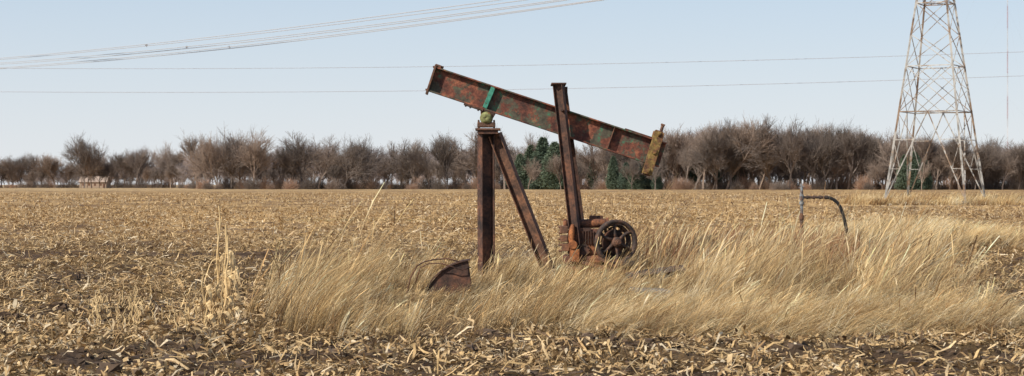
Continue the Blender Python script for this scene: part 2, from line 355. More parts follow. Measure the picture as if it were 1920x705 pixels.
# ------------------------------------------------------------ dead corn stalks (left)
M_corn,nt,b=newmat('dead_corn_leaf'); b.inputs['Roughness'].default_value=.75
oi=nt.nodes.new('ShaderNodeObjectInfo')
c=ramp(nt,noise(nt,14),[(.3,(.50,.33,.14)),(.7,(.80,.60,.32))])
c=mix(nt,1.0,c,ramp(nt,oi.outputs['Random'],[(0,(.7,.67,.65)),(1,(1.1,1.08,1.05))]),'MULTIPLY')
nt.links.new(c,b.inputs['Base Color'])
def corn(name,x,y,H,leaves,lean=0.0,parent=None,r=.011):
    mb=MB(); z0=float(hgt(np.array([x]),np.array([y]))[0])-.02
    pts=[]; 
    for i in range(9):
        t=i/8; pts.append((x+lean*t*H+.012*math.sin(i*2.1+x*9),y+.01*math.cos(i*1.7),z0+t*H))
    mb.tube(pts,[r*(1-.45*i/8) for i in range(9)],7)
    for i in (1,2,3,4,5,6): mb.cyl(Vector(pts[i])-Vector((0,0,.008)),Vector(pts[i])+Vector((0,0,.008)),r*1.35*(1-.6*i/8),n=7)
    for (t,dx,dz,w,L) in leaves:
        p=Vector((x+lean*t*H,y-.01,z0+t*H)); k=len(mb.v); n=8; az=random.uniform(-.7,.7)
        for i in range(n+1):
            s=i/n; pos=p+Vector((dx*L*math.sin(s*1.5)*math.cos(az),-.05*s+dx*L*.5*math.sin(az)*s,L*(dz*s-(1.1)*s*s)+.03*math.sin(s*7)))
            ww=w*math.sin(min(1,.25+s*1.0)*math.pi*.93)+.003; tw=s*2.2+az
            o=Vector((math.cos(tw)*.5,math.sin(tw)*.5,.4))*ww
            mb.v.append(pos-o); mb.v.append(pos+o)
        for i in range(n): mb.f.append((k+2*i,k+2*i+1,k+2*i+3,k+2*i+2))
    return mb.obj(name,M_corn,parent)
cp=empty('dead_corn_plant')
cy=20.9
for i,(px,H,ln,nl) in enumerate([(400,1.46,.02,3),(403,1.30,.0,4),(412,1.16,.03,5),(424,1.08,.04,4),(388,.78,-.03,4),(410,.85,.05,5),(432,.9,.03,3),(350,.50,.02,1),(418,1.25,.02,3)]):
    lv=[(random.uniform(.18,.85),random.choice([-1,1,1])*random.uniform(.3,.7),random.uniform(.1,.6),random.uniform(.022,.042),random.uniform(.18,.38)) for _ in range(nl)]
    corn('stalk_%d'%(i+1),(px-960)*cy/F,cy+random.uniform(-.2,.3),H,lv,ln,cp,.015)
for i in range(10):
    lv=[(random.uniform(.3,.95),random.choice([-1,1])*random.uniform(.3,.8),random.uniform(-.2,.6),random.uniform(.025,.048),random.uniform(.14,.28)) for _ in range(4)]
    corn('husk_stalk_%d'%(i+1),(random.gauss(412,13)-960)*cy/F,cy+random.uniform(-.3,.3),random.uniform(.35,.80),lv,random.uniform(-.1,.15),cp,.010)
st=empty('corn_stubs')
for i in range(66):
    px=random.uniform(170,365); yy=random.uniform(20.2,24)
    lv=[(random.uniform(.4,.95),random.choice([-1,1])*random.uniform(.3,.8),random.uniform(0,.6),.014,random.uniform(.08,.18))] if random.random()<.5 else []
    corn('stub_%d'%(i+1),(px-960)*yy/F,yy,random.uniform(.10,.44),lv,random.uniform(-.25,.25),st,.009)
# ------------------------------------------------------------ pump jack
S=111.67; PY=30.0
def pj(px,py,dy=0.0): return Vector(((px-960)/S,PY+dy,(536-py)/S))
pump=empty('oil_pump_jack',(pj(912,536)))
def fin(mb,name,mat,bevel=.004,smooth=False,par=None):
    par=par or pump
    o=mb.obj(name,mat,None,bevel,smooth); o.parent=par; o.matrix_parent_inverse=Matrix.Translation(par.location).inverted(); return o
ang=math.radians(18.3); bd=Vector((math.cos(ang),0,-math.sin(ang))); bu=Vector((math.sin(ang),0,math.cos(ang)))
top0=pj(819,126); 
A0=top0-bu*.215; Bend=A0+bd*4.06
mb=MB(); mb.ibeam(A0,Bend,.43,.21,.024,.014); fin(mb,'walking_beam',M_beam,.004)
mb=MB(); mb.box(A0-bd*.02-bu*.015,bd,(0,1,0),bu,.034,.25,.52); 
mb.box(A0+bd*.02+bu*.24,bd,(0,1,0),bu,.10,.12,.045); mb.cyl(A0+bd*.09+bu*.215,A0+bd*.09+bu*.262,.022)
for zz in (-.2,.2):
    for yy in (-.09,.09): mb.cyl(A0-bd*.06+bu*zz+Vector((0,yy,0)),A0-bd*.03+bu*zz+Vector((0,yy,0)),.016,n=6)
fin(mb,'beam_end_plate',M_rust2)
mb=MB(); c0=A0+bd*.98
mb.bar(c0-bu*.187+Vector((0,-.055,0)),c0+bu*.187+bd*.03+Vector((0,-.055,0)),.075,.094); fin(mb,'green_stiffener',M_green)
mb=MB(); mb.bar(c0-bu*.187+Vector((0,.055,0)),c0+bu*.187+Vector((0,.055,0)),.02,.094)
for d_ in (3.15,): 
    for sy in (-1,1): mb.bar(A0+bd*d_-bu*.187+Vector((0,.055*sy,0)),A0+bd*d_+bu*.187+Vector((0,.055*sy,0)),.012,.09)
mb.box(A0+bd*3.6+bu*.225,bd,(0,1,0),bu,.55,.16,.016)
fin(mb,'beam_stiffeners',M_rust)
cc=pj(1224.5,284); cd=Vector((28,0,92)).normalized()
mb=MB()
for sy in (-1,1): mb.bar(cc-cd*.40+Vector((0,.145*sy,0)),cc+cd*.34+Vector((0,.145*sy,0)),.17,.055)
for k in(-.34,.30):
    mb.cyl(cc+cd*k+Vector((0,-.23,0)),cc+cd*k+Vector((0,.23,0)),.022,n=10)
    mb.cyl(cc+cd*k+Vector((0,-.20,0)),cc+cd*k+Vector((0,-.175,0)),.042,n=6)
mb.cyl(cc+Vector((0,-.20,0)),cc+Vector((0,-.174,0)),.05,n=12)
fin(mb,'equaliser_clamp_bars',M_yel,.006)
mb=MB(); mb.bar(cc+cd*.30,cc+cd*.36,.13,.23); mb.bar(cc-cd*.42,cc-cd*.36,.13,.23); mb.cyl(cc+cd*.36+bd*.03,cc+cd*.46+bd*.03,.028,n=8); mb.box(cc+cd*.475+bd*.03,cd,(0,1,0),bd,.03,.07,.07)
fin(mb,'clamp_spacers',M_rust2,.004)
mb=MB(); 
for sy in (-1,1): mb.box(Bend-bd*.07+Vector((0,.06*sy,0)),bd,(0,1,0),bu,.016,.09,.375)
fin(mb,'beam_tail_plate',M_rust)
bc=pj(912,222)
mb=MB()
mb.box(A0+bd*.80-bu*.231,bd,(0,1,0),bu,.34,.28,.03)
for sy in (-1,1):
    k=len(mb.v); yy=.10*sy
    for dd in (0,.025):
        for (a_,c_) in ((-.10,.16),(.16,.09),(.09,-.03),(-.09,-.03)): mb.v.append(bc+Vector((a_,yy+dd,c_)))
    mb.f+= [(k,k+1,k+2,k+3),(k+7,k+6,k+5,k+4)]+[(k+i,k+4+i,k+4+(i+1)%4,k+(i+1)%4) for i in range(4)]
for a_ in (-.13,-.05,.09,.15): mb.cyl(A0+bd*(.80+a_)-bu*.27+Vector((0,-.11,0)),A0+bd*(.80+a_)-bu*.215+Vector((0,-.11,0)),.016,n=6)
fin(mb,'saddle_bracket',M_rust,.003)
mb=MB(); mb.lathe(bc+Vector((0,-.21,0)),(0,1,0),[(0,.001),(.0,.05),(.02,.085),(.06,.105),(.10,.108),(.32,.108),(.36,.105),(.40,.085),(.42,.05),(.42,.001)],28)
fin(mb,'saddle_bearing',M_olive,0,True)
mb=MB(); mb.box(bc+Vector((0,0,-.11)),(1,0,0),(0,1,0),(0,0,1),.30,.34,.08); 
for a_ in (-.13,.13):
    for yy in (-.13,.13): mb.cyl(bc+Vector((a_,yy,-.17)),bc+Vector((a_,yy,-.03)),.018,n=6)
fin(mb,'pillow_block',M_rust2,.01)
mb=MB(); mb.box(pj(915,243),(1,0,0),(0,1,0),(0,0,1),.42,.42,.035); mb.box(pj(915,249),(1,0,0),(0,1,0),(0,0,1),.34,.36,.05)
fin(mb,'post_cap_plate',M_rust,.004)
mb=MB(); sdv=Vector((-.42,.9,0)).normalized()
mb.ibeam(pj(911,252),pj(912,545),.235,.20,.018,.012,side=sdv); fin(mb,'samson_post',M_rust)
mb=MB(); mb.ibeam(pj(928,252,.02),pj(1030,512,.02),.20,.19,.018,.012,side=(.25,.95,.1)); fin(mb,'back_leg',M_rust2)
mb=MB(); mb.bar(pj(880,538,-.5),pj(1210,538,-.5),.2,.16); mb.bar(pj(880,538,.5),pj(1210,538,.5),.2,.16)
for px in (912,1030,1120,1195): mb.bar(pj(px,531,-.42),pj(px,531,.42),.14,.14,side=(1,0,0))
fin(mb,'skid_frame',M_rust)
mb=MB()
mb.ibeam(pj(1046,160,-.24),pj(1081,470,-.24),.165,.12,.014,.012,side=(.35,.94,0)); fin(mb,'pitman_arm_front',M_rust,.003)
mb=MB(); mb.ibeam(pj(1057,164,.24),pj(1097,470,.24),.12,.12,.014,.012); fin(mb,'pitman_arm_rear',M_rust,.003)
mb=MB(); mb.box(pj(1047,158.5),(1,0,0),(0,1,0),(0,0,1),.25,.66,.025); mb.box(pj(1051,168),(1,0,0),(0,1,0),(0,0,1),.14,.34,.12)
mb.box(pj(1057,178,-.1),(1,0,0),(0,1,0),(0,0,1),.12,.10,.26)
mb.cyl(pj(1053,208,-.36),pj(1053,208,.36),.022,n=10); fin(mb,'pitman_cap',M_rust,.004)
mb=MB(); mb.box(pj(1094,455),(1,0,0),(0,1,0),(0,0,1),.52,.46,.46); mb.box(pj(1092,487),(1,0,0),(0,1,0),(0,0,1),.66,.56,.16)
fin(mb,'gearbox_case',M_eng,.05)
mb=MB(); mb.cyl(pj(1062,421,-.05),pj(1136,418,-.05),.075,n=24); mb.cyl(pj(1056,421,-.05),pj(1062,421,-.05),.095,n=24); mb.cyl(pj(1136,418,-.05),pj(1141,418,-.05),.09,n=24)
mb.cyl(pj(1100,420,-.05),pj(1104,420,-.05),.085,n=24)
mb.cyl(pj(1112,412,.0),pj(1112,404,.0),.07,.06,n=16); mb.box(pj(1122,408,.1),(1,0,0),(0,1,0),(0,0,1),.16,.16,.06)
fin(mb,'top_housing',M_eng,.008,True)
mb=MB()
for k_,(px,py,w_,h_) in enumerate([(1057,430,.13,.12),(1057,447,.12,.10),(1060,463,.12,.12)]): mb.box(pj(px,py,-.08),(1,0,0),(0,1,0),(0,0,1),w_,.34,h_)
for i in range(5):
    mb.cyl(pj(1047,426+i*11,-.16),pj(1053,426+i*11,-.16),.018,n=6); mb.cyl(pj(1047,426+i*11,.0),pj(1053,426+i*11,.0),.018,n=6)
fin(mb,'cylinder_head',M_rust2,.015)
mb=MB()
mb.tube([pj(1073,420,-.29),pj(1071,432,-.32),pj(1070,446,-.33),pj(1073,462,-.32),pj(1073,488,-.30)],[.03,.05,.052,.05,.055],14)
mb.cyl(pj(1073,458,-.39),pj(1073,458,-.25),.075,n=20)
mb.box(pj(1078,478,-.30),(1,0,0),(0,1,0),(0,0,1),.13,.14,.22)
fin(mb,'crank_and_manifold',M_hot,.012,True)
mb=MB()
for i in range(6): mb.box(pj(1092+i*5,445,-.24),(1,0,0),(0,1,0),(0,0,1),.014,.05,.22)
mb.box(pj(1090,430,-.235),(1,0,0),(0,1,0),(0,0,1),.3,.03,.06)
mb.cyl(pj(1094,468,-.27),pj(1094,468,-.22),.10,n=24)
for i in range(8):
    t=i*math.pi/4; mb.cyl(pj(1094+8.5*math.cos(t),468+8.5*math.sin(t),-.29),pj(1094+8.5*math.cos(t),468+8.5*math.sin(t),-.26),.012,n=6)
mb.tube([pj(1140,430,-.12),pj(1150,425,-.12),pj(1158,440,-.1),pj(1160,480,-.08)],.02,8)
fin(mb,'ribs_and_covers',M_rust,.004)
ax=Vector((.36,-.93,0)).normalized(); wc=pj(1153,453,-.30)
def wheel(name,c,R,rw,th,hub,nsp,mat,ph=0.0):
    mb=MB(); h=th/2
    mb.lathe(c,ax,[(-h,R-rw),(-h,R-.012),(-h+.012,R),(h-.012,R),(h,R-.012),(h,R-rw),(h*.4,R-rw-.012),(-h*.4,R-rw-.012)],56)
    mb.lathe(c,ax,[(-h*1.1,.03),(-h*1.1,hub),(h*1.1,hub),(h*1.5,hub*.7),(h*1.5,.03)],24)
    a_=Vector((0,0,1)); b_=ax.cross(a_)
    for i in range(nsp):
        t=ph+2*math.pi*i/nsp
        pts=[]
        for s_ in (0,.35,.7,1):
            tt=t+.32*math.sin(s_*math.pi)*.5; rr=hub*.8+(R-rw-hub*.8)*s_
            pts.append(c+(a_*math.cos(tt)+b_*math.sin(tt))*rr)
        mb.tube(pts,[.034,.027,.025,.032],8)
    return fin(mb,name,mat,.0,True)
wheel('flywheel',wc,.375,.055,.10,.085,6,M_iron)
wheel('belt_pulley',wc-ax*.14,.32,.045,.12,.09,5,M_iron,.5)
mb=MB(); mb.cyl(wc-ax*.42,wc+ax*.14,.032,n=14); mb.cyl(wc+ax*.05,wc+ax*.11,.055,n=6)
fin(mb,'drive_shaft',M_rust2,.004,True)
mb=MB(); mb.lathe(wc-ax*.12,ax,[(-.01,.02),(-.01,.21),(.02,.215),(.03,.19),(.025,.02)],36)
fin(mb,'clutch_disc',M_rust,0,True)
mb=MB(); mb.box(wc+Vector((-.06,.28,-.28)),(1,0,0),(0,1,0),(0,0,1),.34,.3,.34); mb.box(wc+Vector((0,.2,-.45)),(1,0,0),(0,1,0),(0,0,1),.7,.5,.12)
mb.box(wc+Vector((.16,.0,-.36)),(1,0,0),(0,1,0),(0,0,1),.3,.2,.1)
fin(mb,'bearing_pedestal',M_iron,.02)
mb=MB(); mb.cyl(pj(1193,530,-.35),pj(1193,497,-.35),.025); mb.cyl(pj(1188,500,-.35),pj(1199,500,-.35),.022); mb.cyl(pj(1186,510,-.35),pj(1200,510,-.35),.03); mb.box(pj(1178,513,-.35),(1,0,0),(0,1,0),(0,0,1),.2,.14,.1)
fin(mb,'drain_valve',M_rust,.003)
mb=MB()
for (a_,b_,c_,d_) in ((1090,490,1150,505),(1120,482,1180,512),(1060,498,1130,508),(1150,500,1195,520)): mb.bar(pj(a_,b_,-.45),pj(c_,d_,-.5),.05,.05)
fin(mb,'base_braces',M_rust2,.004)
# ------------------------------------------------------------ fallen horse head
HY=26.3; hs=F/HY
def hp(px,py,dy=0): return Vector(((px-960)/hs,HY+dy,CH+(HZ-py)/hs))
hh=empty('fallen_horse_head',hp(850,560))
mb=MB()
def plate(cx,cy_,r0,r1,a0,a1,dy,th,n=22):
    k=len(mb.v)
    for i in range(n+1):
        t=math.radians(a0+(a1-a0)*i/n)
        for r_ in (r0(i/n),r1):
            for dd in (0,th): mb.v.append(hp(cx+r_*math.cos(t),cy_-r_*math.sin(t),dy+dd))
    for i in range(n):
        a_=k+4*i; b_=a_+4
        mb.f+= [(a_,b_,b_+2,a_+2),(a_+1,a_+3,b_+3,b_+1),(a_+2,b_+2,b_+3,a_+3),(a_,a_+1,b_+1,b_)]
    mb.f+= [(k,k+2,k+3,k+1),(k+4*n,k+4*n+1,k+4*n+3,k+4*n+2)]
plate(892,592,lambda s:58-26*math.sin(s*math.pi),104,98,176,-.13,.014)
plate(892,592,lambda s:58-26*math.sin(s*math.pi),104,98,176,.13,.014)
fin(mb,'side_plates',M_rust,0,par=hh)
mb=MB(); plate(892,592,lambda s:104.5,107,96,178,-.16,.34)
fin(mb,'curved_face',M_rust,0,par=hh)
mb=MB(); 
for a_ in (110,130,150,168):
    t=math.radians(a_); mb.bar(hp(892+46*math.cos(t),592-46*math.sin(t),0),hp(892+103*math.cos(t),592-103*math.sin(t),0),.04,.24)
fin(mb,'ribs',M_rust,0,par=hh)
mb=MB(); mb.tube([hp(878,498,-.1),hp(862,490,-.15),hp(842,484,-.2),hp(818,485,-.2),hp(796,490,-.2),hp(784,497,-.2),hp(772,518,-.2),hp(764,548,-.2),hp(758,580,-.2)],.010,8)
mb.tube([hp(884,500,-.1),hp(868,505,-.2),hp(846,498,-.25),hp(830,493,-.25),hp(808,492,-.25),hp(790,500,-.25),hp(780,530,-.2)],.008,8)
fin(mb,'wireline_cable',M_rust,0,True,par=hh)
mb=MB(); mb.box(hp(742,575,-.3),(1,0,.2),(0,1,0),(-.2,0,1),.2,.1,.12); mb.bar(hp(730,565,-.3),hp(770,560,-.3),.03,.03); mb.bar(hp(738,600,-.3),hp(735,560,-.3),.035,.035); mb.bar(hp(760,598,-.3),hp(752,556,-.3),.03,.03)
fin(mb,'hanger_bracket',M_rust2,.004,par=hh)
mb=MB(); mb.box((1.95,25.2,.10),(1,.1,-.05),(-.1,1,0),(.05,0,1),.50,.8,.26); o=mb.obj('concrete_block',M_conc,None,.02)
mb=MB(); mb.ibeam(Vector((1.95,27.4,.30)),Vector((2.65,27.5,.38)),.10,.22,.012,.01,side=(0,1,.35)); mb.bar(Vector((1.8,27.8,.26)),Vector((2.4,27.9,.34)),.05,.3,side=(0,1,.3))
mb.obj('scrap_steel_beam',M_iron,None,.003)
# ------------------------------------------------------------ riser pipe with hose
RY=46.0; rs=F/RY
def rp(px,py,dy=0): return Vector(((px-960)/rs,RY+dy,CH+(HZ-py)/rs))
rz=empty('standpipe_with_hose',rp(1503,470))
mb=MB(); mb.cyl(rp(1503,400),rp(1503,352),.04,n=14); mb.cyl(rp(1503,384),rp(1503,378),.06,n=14); mb.cyl(rp(1503,375),rp(1503,365),.056,n=14); mb.cyl(rp(1503,355),rp(1503,350),.03,n=8)
mb.bar(rp(1496,352),rp(1510,352),.022,.03); mb.bar(rp(1499,347),rp(1508,350),.022,.03); mb.cyl(rp(1503,362),rp(1503,344),.014,n=8)
fin(mb,'painted_pipe',M_blue,.003,par=rz)
mb=MB(); mb.cyl(rp(1503,480),rp(1503,400),.045,n=14); mb.cyl(rp(1503,440),rp(1503,431),.065,n=14); mb.cyl(rp(1503,412),rp(1503,403),.058,n=14)
fin(mb,'rusty_pipe',M_rust2,.003,par=rz)
mb=MB(); mb.cyl(rp(1503,370),rp(1550,370),.036,n=12)
for px in (1512,1524,1536,1547): mb.cyl(rp(px,370),rp(px+4,370),.052,n=12)
fin(mb,'outlet_fittings',M_iron,.003,par=rz)
mb=MB(); mb.tube([rp(1549,370),rp(1556,371),rp(1563,374),rp(1570,380),rp(1576,389),rp(1580.5,401),rp(1584,415),rp(1587,430),rp(1589,446),rp(1590,470)],.042,12)
fin(mb,'hose',M_rubber,0,True,par=rz)
# ------------------------------------------------------------ lattice tower
def tower(loc):
    e=empty('transmission_tower',loc); X,Y0,_=loc
    th0=math.radians(16.5)
    def R(z): return 4.92-.176*min(z,20.5)
    def cor(k,z): 
        t=th0+k*math.pi/2; return Vector((X+R(z)*math.cos(t),Y0+R(z)*math.sin(t),z))
    legs=MB(); br=MB()
    for k in range(4):
        legs.bar(cor(k,.25),cor(k,20.5),.14,.14); legs.bar(cor(k,20.5),cor(k,34),.12,.12)
    def lv(z,w=.075):
        for k in range(4): br.bar(cor(k,z),cor(k+1,z),w,w,side=(0,0,1))
    for z in (7.95,11.86,17.3,20.5,24,28,32,34): lv(z)
    for k in range(4):
        a0,b0=cor(k,.4),cor(k+1,.4); a1,b1=cor(k,7.95),cor(k+1,7.95); m=(a1+b1)/2
        br.bar(a0,m,.08,.08); br.bar(b0,m,.08,.08)
        for s in (.35,.68):
            pa=a0.lerp(a1,s); pb=b0.lerp(b1,s); qa=a0.lerp(m,s); qb=b0.lerp(m,s)
            br.bar(pa,qa,.045,.045); br.bar(pb,qb,.045,.045)
            br.bar(a0.lerp(a1,s+.3),qa,.04,.04); br.bar(b0.lerp(b1,s+.3),qb,.04,.04)
        z_=[7.95,11.86,14.6,17.3,18.9,20.5,22.2,24,26,28,30,32,34]
        for i in range(len(z_)-1):
            a,b_,c_,d_=cor(k,z_[i]),cor(k+1,z_[i]),cor(k,z_[i+1]),cor(k+1,z_[i+1])
            br.bar(a,d_,.055,.055); br.bar(b_,c_,.055,.055)
            if i==0:
                mm=(c_+d_)/2; br.bar(a.lerp(c_,.5),mm,.045,.045); br.bar(b_.lerp(d_,.5),mm,.045,.045); br.bar(a.lerp(c_,.5),(a+b_)/2,.045,.045); br.bar(b_.lerp(d_,.5),(a+b_)/2,.045,.045)
    for z in (7.95,17.3): br.bar(cor(0,z),cor(2,z),.06,.06); br.bar(cor(1,z),cor(3,z),.06,.06)
    arms=MB(); dx=Vector((math.cos(th0+math.pi/4),math.sin(th0+math.pi/4),0))
    for z,l in ((24,6.5),(28,7.5),(32,5.5)):
        for s in (-1,1):
            tip=Vector((X,Y0,z+.2))+dx*s*l
            for k in range(4):
                c_=cor(k,z)
                if (c_-Vector((X,Y0,z))).dot(dx)*s>0: arms.bar(c_,tip,.09,.09); arms.bar(cor(k,z+1.6 if z<32 else z+2),tip,.08,.08)
            arms.cyl(tip,tip-Vector((0,0,1.6)),.10,n=8)
    ft=MB()
    for k in range(4): c_=cor(k,0); ft.cyl(c_-Vector((0,0,.4)),c_+Vector((0,0,.3)),.32,.25,n=14)
    fin(legs,'legs',M_galv,0,par=e); fin(br,'lattice_bracing',M_galv,0,par=e); fin(arms,'crossarms',M_galv,0,par=e); fin(ft,'footings',M_conc,0,par=e)
tower((36.5,154.0,0.0))
# ------------------------------------------------------------ wires
def wire(mb,pts,Ya,Yb,r,t0=-.5,t1=1.6,n=60):
    P0=W(*pts[0],Ya); P2=W(*pts[2],Yb)
    k=(pts[1][0]-960)/F; dx=P2.x-P0.x; dy=P2.y-P0.y; tm=(k*P0.y-P0.x)/(dx-k*dy)
    Pm=W(*pts[1],P0.y+tm*dy)
    co=np.polyfit([0,tm,1],[P0.z,Pm.z,P2.z],2)
    f=lambda t: Vector((P0.x+dx*t,P0.y+dy*t,float(np.polyval(co,t))))
    mb.tube([f(t0+(t1-t0)*i/n) for i in range(n+1)],r,6); return f,tm
mb=MB()
for p in ([(0,109),(390,70),(935,0)],[(0,111.5),(395,73),(985,0)],[(0,118),(410,81),(1045,0)],[(0,120.5),(415,84),(1062,0)],[(0,127),(430,88),(1118,0)],[(0,129),(430,91),(1130,0)]):
    wire(mb,p,380,230,.055)
o=mb.obj('power_lines',M_wire,None,0,True)
mb=MB()
wire(mb,[(0,128),(800,125),(1920,97)],230,215,.030,-.6,1.4); wire(mb,[(0,172),(800,170),(1920,142)],230,215,.030,-.6,1.4)
o=mb.obj('distribution_lines',M_wire2,None,0,True)
mb=MB()
for px,py in ((275,85),(350,88),(430,88)):
    Yd=380-150*px/1100; c_=W(px,py,Yd); mb.bar(c_-Vector((.28,0,0)),c_+Vector((.28,0,0)),.16,.12); mb.bar(c_-Vector((0,0,.3)),c_+Vector((0,0,.2)),.1,.1)
mb.obj('line_spacers',M_iron)
# ------------------------------------------------------------ distant radio mast
mm=empty('radio_mast',(416,1500,0)); 
mat_w=plain('mast_white_paint',(.6,.58,.58),.1); mat_r=plain('mast_red_paint',(.42,.22,.22),.1)
for j in range(12):
    mb=MB(); z0=j*19; z1=z0+19
    for k in range(3):
        t=k*2.094; t2=(k+1)*2.094
        mb.bar((416+.45*math.cos(t),1500+.45*math.sin(t),z0),(416+.45*math.cos(t),1500+.45*math.sin(t),z1),.12,.12)
        for q_ in range(8):
            za=z0+q_*19/8; mb.bar((416+.45*math.cos(t),1500+.45*math.sin(t),za),(416+.45*math.cos(t2),1500+.45*math.sin(t2),za+19/8),.07,.07)
    fin(mb,'mast_section_%d'%(j+1),mat_w if j%2==0 else mat_r,0,par=mm)
mb=MB()
for k in range(3):
    t=k*2.094+.5
    for z in (75,150,225): mb.cyl((416,1500,z),(416+95*math.cos(t),1500+95*math.sin(t),0),.02,n=4)
fin(mb,'guy_wires',M_wire2,0,par=mm)
# ------------------------------------------------------------ trees
def bare_tree(seed,H=20.0,spread=1.0,twigr=.028,trunk=.27):
    R=random.Random(seed); segs=[]
    def rnd(d,a):
        v=Vector((R.gauss(0,1),R.gauss(0,1),R.gauss(0,1))); v=(v-d*v.dot(d)).normalized()
        return (d*math.cos(a)+v*math.sin(a)).normalized()
    def grow(p,d,L,r,lev):
        n=3 if lev<2 else (2 if lev<4 else 1)
        q=p; pts=[p]
        for i in range(n):
            d=rnd(d,R.uniform(.03,.25)); 
            if lev>0: d=(d+Vector((0,0,.12))).normalized()
            e=q+d*L/n; r1=r*(1-.35*(i+1)/n)
            segs.append((q,e,r*(1-.35*i/n),r1)); q=e; pts.append(e)
        if lev>=5: return
        nb={0:R.randint(3,6),1:R.randint(3,5),2:R.randint(3,5),3:4,4:3}[lev]
        for i in range(nb):
            t=R.uniform(.4,1) if lev>0 else R.uniform(.45,1.0)
            k=min(int(t*n),n-1); s=pts[k].lerp(pts[k+1],t*n-k)
            dd=rnd(d,R.uniform(.35,.95)*spread)
            grow(s,dd,L*R.uniform(.55,.85)*(1.05 if lev==0 else 1),max(twigr,r*.55),lev+1)
        grow(q,rnd(d,.2),L*R.uniform(.6,.85),max(twigr,r*.65),lev+1)
    grow(Vector((0,0,-.3)),Vector((R.gauss(0,.08),0,1)).normalized(),H*trunk,H*.021,0)
    zs=sorted(s[1].z for s in segs); k=H/zs[int(len(zs)*.985)]
    P0=np.array([tuple(s[0]) for s in segs])*k; P1=np.array([tuple(s[1]) for s in segs])*k
    r0=np.array([s[2] for s in segs]); r1=np.array([s[3] for s in segs])
    d=P1-P0; d/=np.linalg.norm(d,axis=1)[:,None]+1e-9
    a=np.cross(d,np.array([.3,.5,.8])); a/=np.linalg.norm(a,axis=1)[:,None]+1e-9; b_=np.cross(d,a)
    N=len(P0); V=np.zeros((N,6,3))
    for j in range(3):
        t=j*2*np.pi/3; o=a*math.cos(t)+b_*math.sin(t)
        V[:,j]=P0+o*r0[:,None]; V[:,3+j]=P1+o*r1[:,None]
    q=np.array([[0,1,4,3],[1,2,5,4],[2,0,3,5]])[None]+(np.arange(N)*6)[:,None,None]
    return V.reshape(-1,3),q.reshape(-1,4)
def barkmat(name,c,v=.25):
    m,nt,b=newmat(name); b.inputs['Roughness'].default_value=.9; b.inputs['Specular IOR Level'].default_value=.15
    oi=nt.nodes.new('ShaderNodeObjectInfo')
    cc=ramp(nt,oi.outputs['Random'],[(0,tuple(k*(1-v) for k in c)),(.5,c),(1,(c[0]*1.3,c[1]*1.2,c[2]*1.1))])
    nt.links.new(cc,b.inputs['Base Color']); return m
M_bark=barkmat('winter_bark',(.225,.18,.15),.35); M_bark2=barkmat('brown_twigs',(.36,.245,.18)); M_barkp=barkmat('far_bark_haze_tint',(.33,.285,.275),.15)  # far-row bark is lightened and greyed: distance haze painted into its colour
def meshof(name,V,Q,mat):
    o=fastmesh(name,V,Q,mat); me=o.data; bpy.data.objects.remove(o); return me
TV=[bare_tree(200+i,20,[.8,1.0,1.2,.65,1.1,.9,.75,1.25,.85,1.0][i],.028,[.24,.3,.2,.32,.22,.36,.28,.18,.3,.25][i]) for i in range(10)]
TM=[meshof('bare_tree_mesh',v,q,M_bark) for v,q in TV]
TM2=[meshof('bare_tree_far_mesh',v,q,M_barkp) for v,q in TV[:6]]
def shrub(seed,H=5):
    R=np.random.default_rng(seed); N=1500
    P=R.normal(0,1,(N,3)); P/=np.linalg.norm(P,axis=1)[:,None]; P[:,2]=np.abs(P[:,2]); P*=(R.random(N)**.45)[:,None]*np.array([H*.75,H*.75,H])*R.uniform(.6,1.1,N)[:,None]
    d=P/np.linalg.norm(P,axis=1)[:,None]+R.normal(0,.35,(N,3)); d[:,2]+=.4; L=R.uniform(.5,1.6,N); Q1=P+d*L[:,None]
    s=R.normal(0,1,(N,3)); s/=np.linalg.norm(s,axis=1)[:,None]; s*=.035
    V=np.stack([P-s,P+s,Q1+s*.6,Q1-s*.6],1); q=np.arange(N*4).reshape(N,4); return V.reshape(-1,3),q
SM=[meshof('shrub_mesh',*shrub(i),M_bark2) for i in range(3)]+[meshof('shrub_mesh_grey',*shrub(i+9),M_bark) for i in range(4)]
TL=empty('distant_bare_tree_line',(0,633,0)); 
def inst(me,x,y,z,s,rz,par,name,sz=None):
    o=bpy.data.objects.new(name,me); o.location=(x-par.location.x,y-par.location.y,z-par.location.z); o.rotation_euler=(0,0,rz); o.scale=(s,s,sz or s); link(o,par); return o
tops_x=[-700,-200,0,60,120,200,330,360,410,460,500,560,610,650,720,780,820,880,940,1000,1060,1150,1240,1300,1400,1440,1480,1560,1650,1720,1800,1920,2100,2700]
tops_y=[285,290,293,290,288,276,278,256,248,256,268,252,258,270,256,272,258,244,256,264,258,262,252,240,238,230,242,244,246,260,268,272,270,270]
def topy(px): return float(np.interp(px,tops_x,tops_y))
def depth(px): return float(np.interp(px,[-700,120,330,380,1000,1300,2700],[900,900,880,650,640,600,560]))
px=-650.0
while px<2600:
    D=depth(px)+random.uniform(-8,10); base=HZ+CH*F/D; H=(base-topy(px))*D/F*random.choice([1.05,1.0,.95,.85,.7,.5])*random.uniform(.95,1.05)
    s=H/20.0; me=random.choice(TM); inst(me,(px-960)*D/F,D,0,s*random.uniform(.75,1.2),random.uniform(0,6.3),TL,'bare_tree',s)
    px+=random.uniform(8,36)*(1.0 if px<1240 else .6)*(640/D)
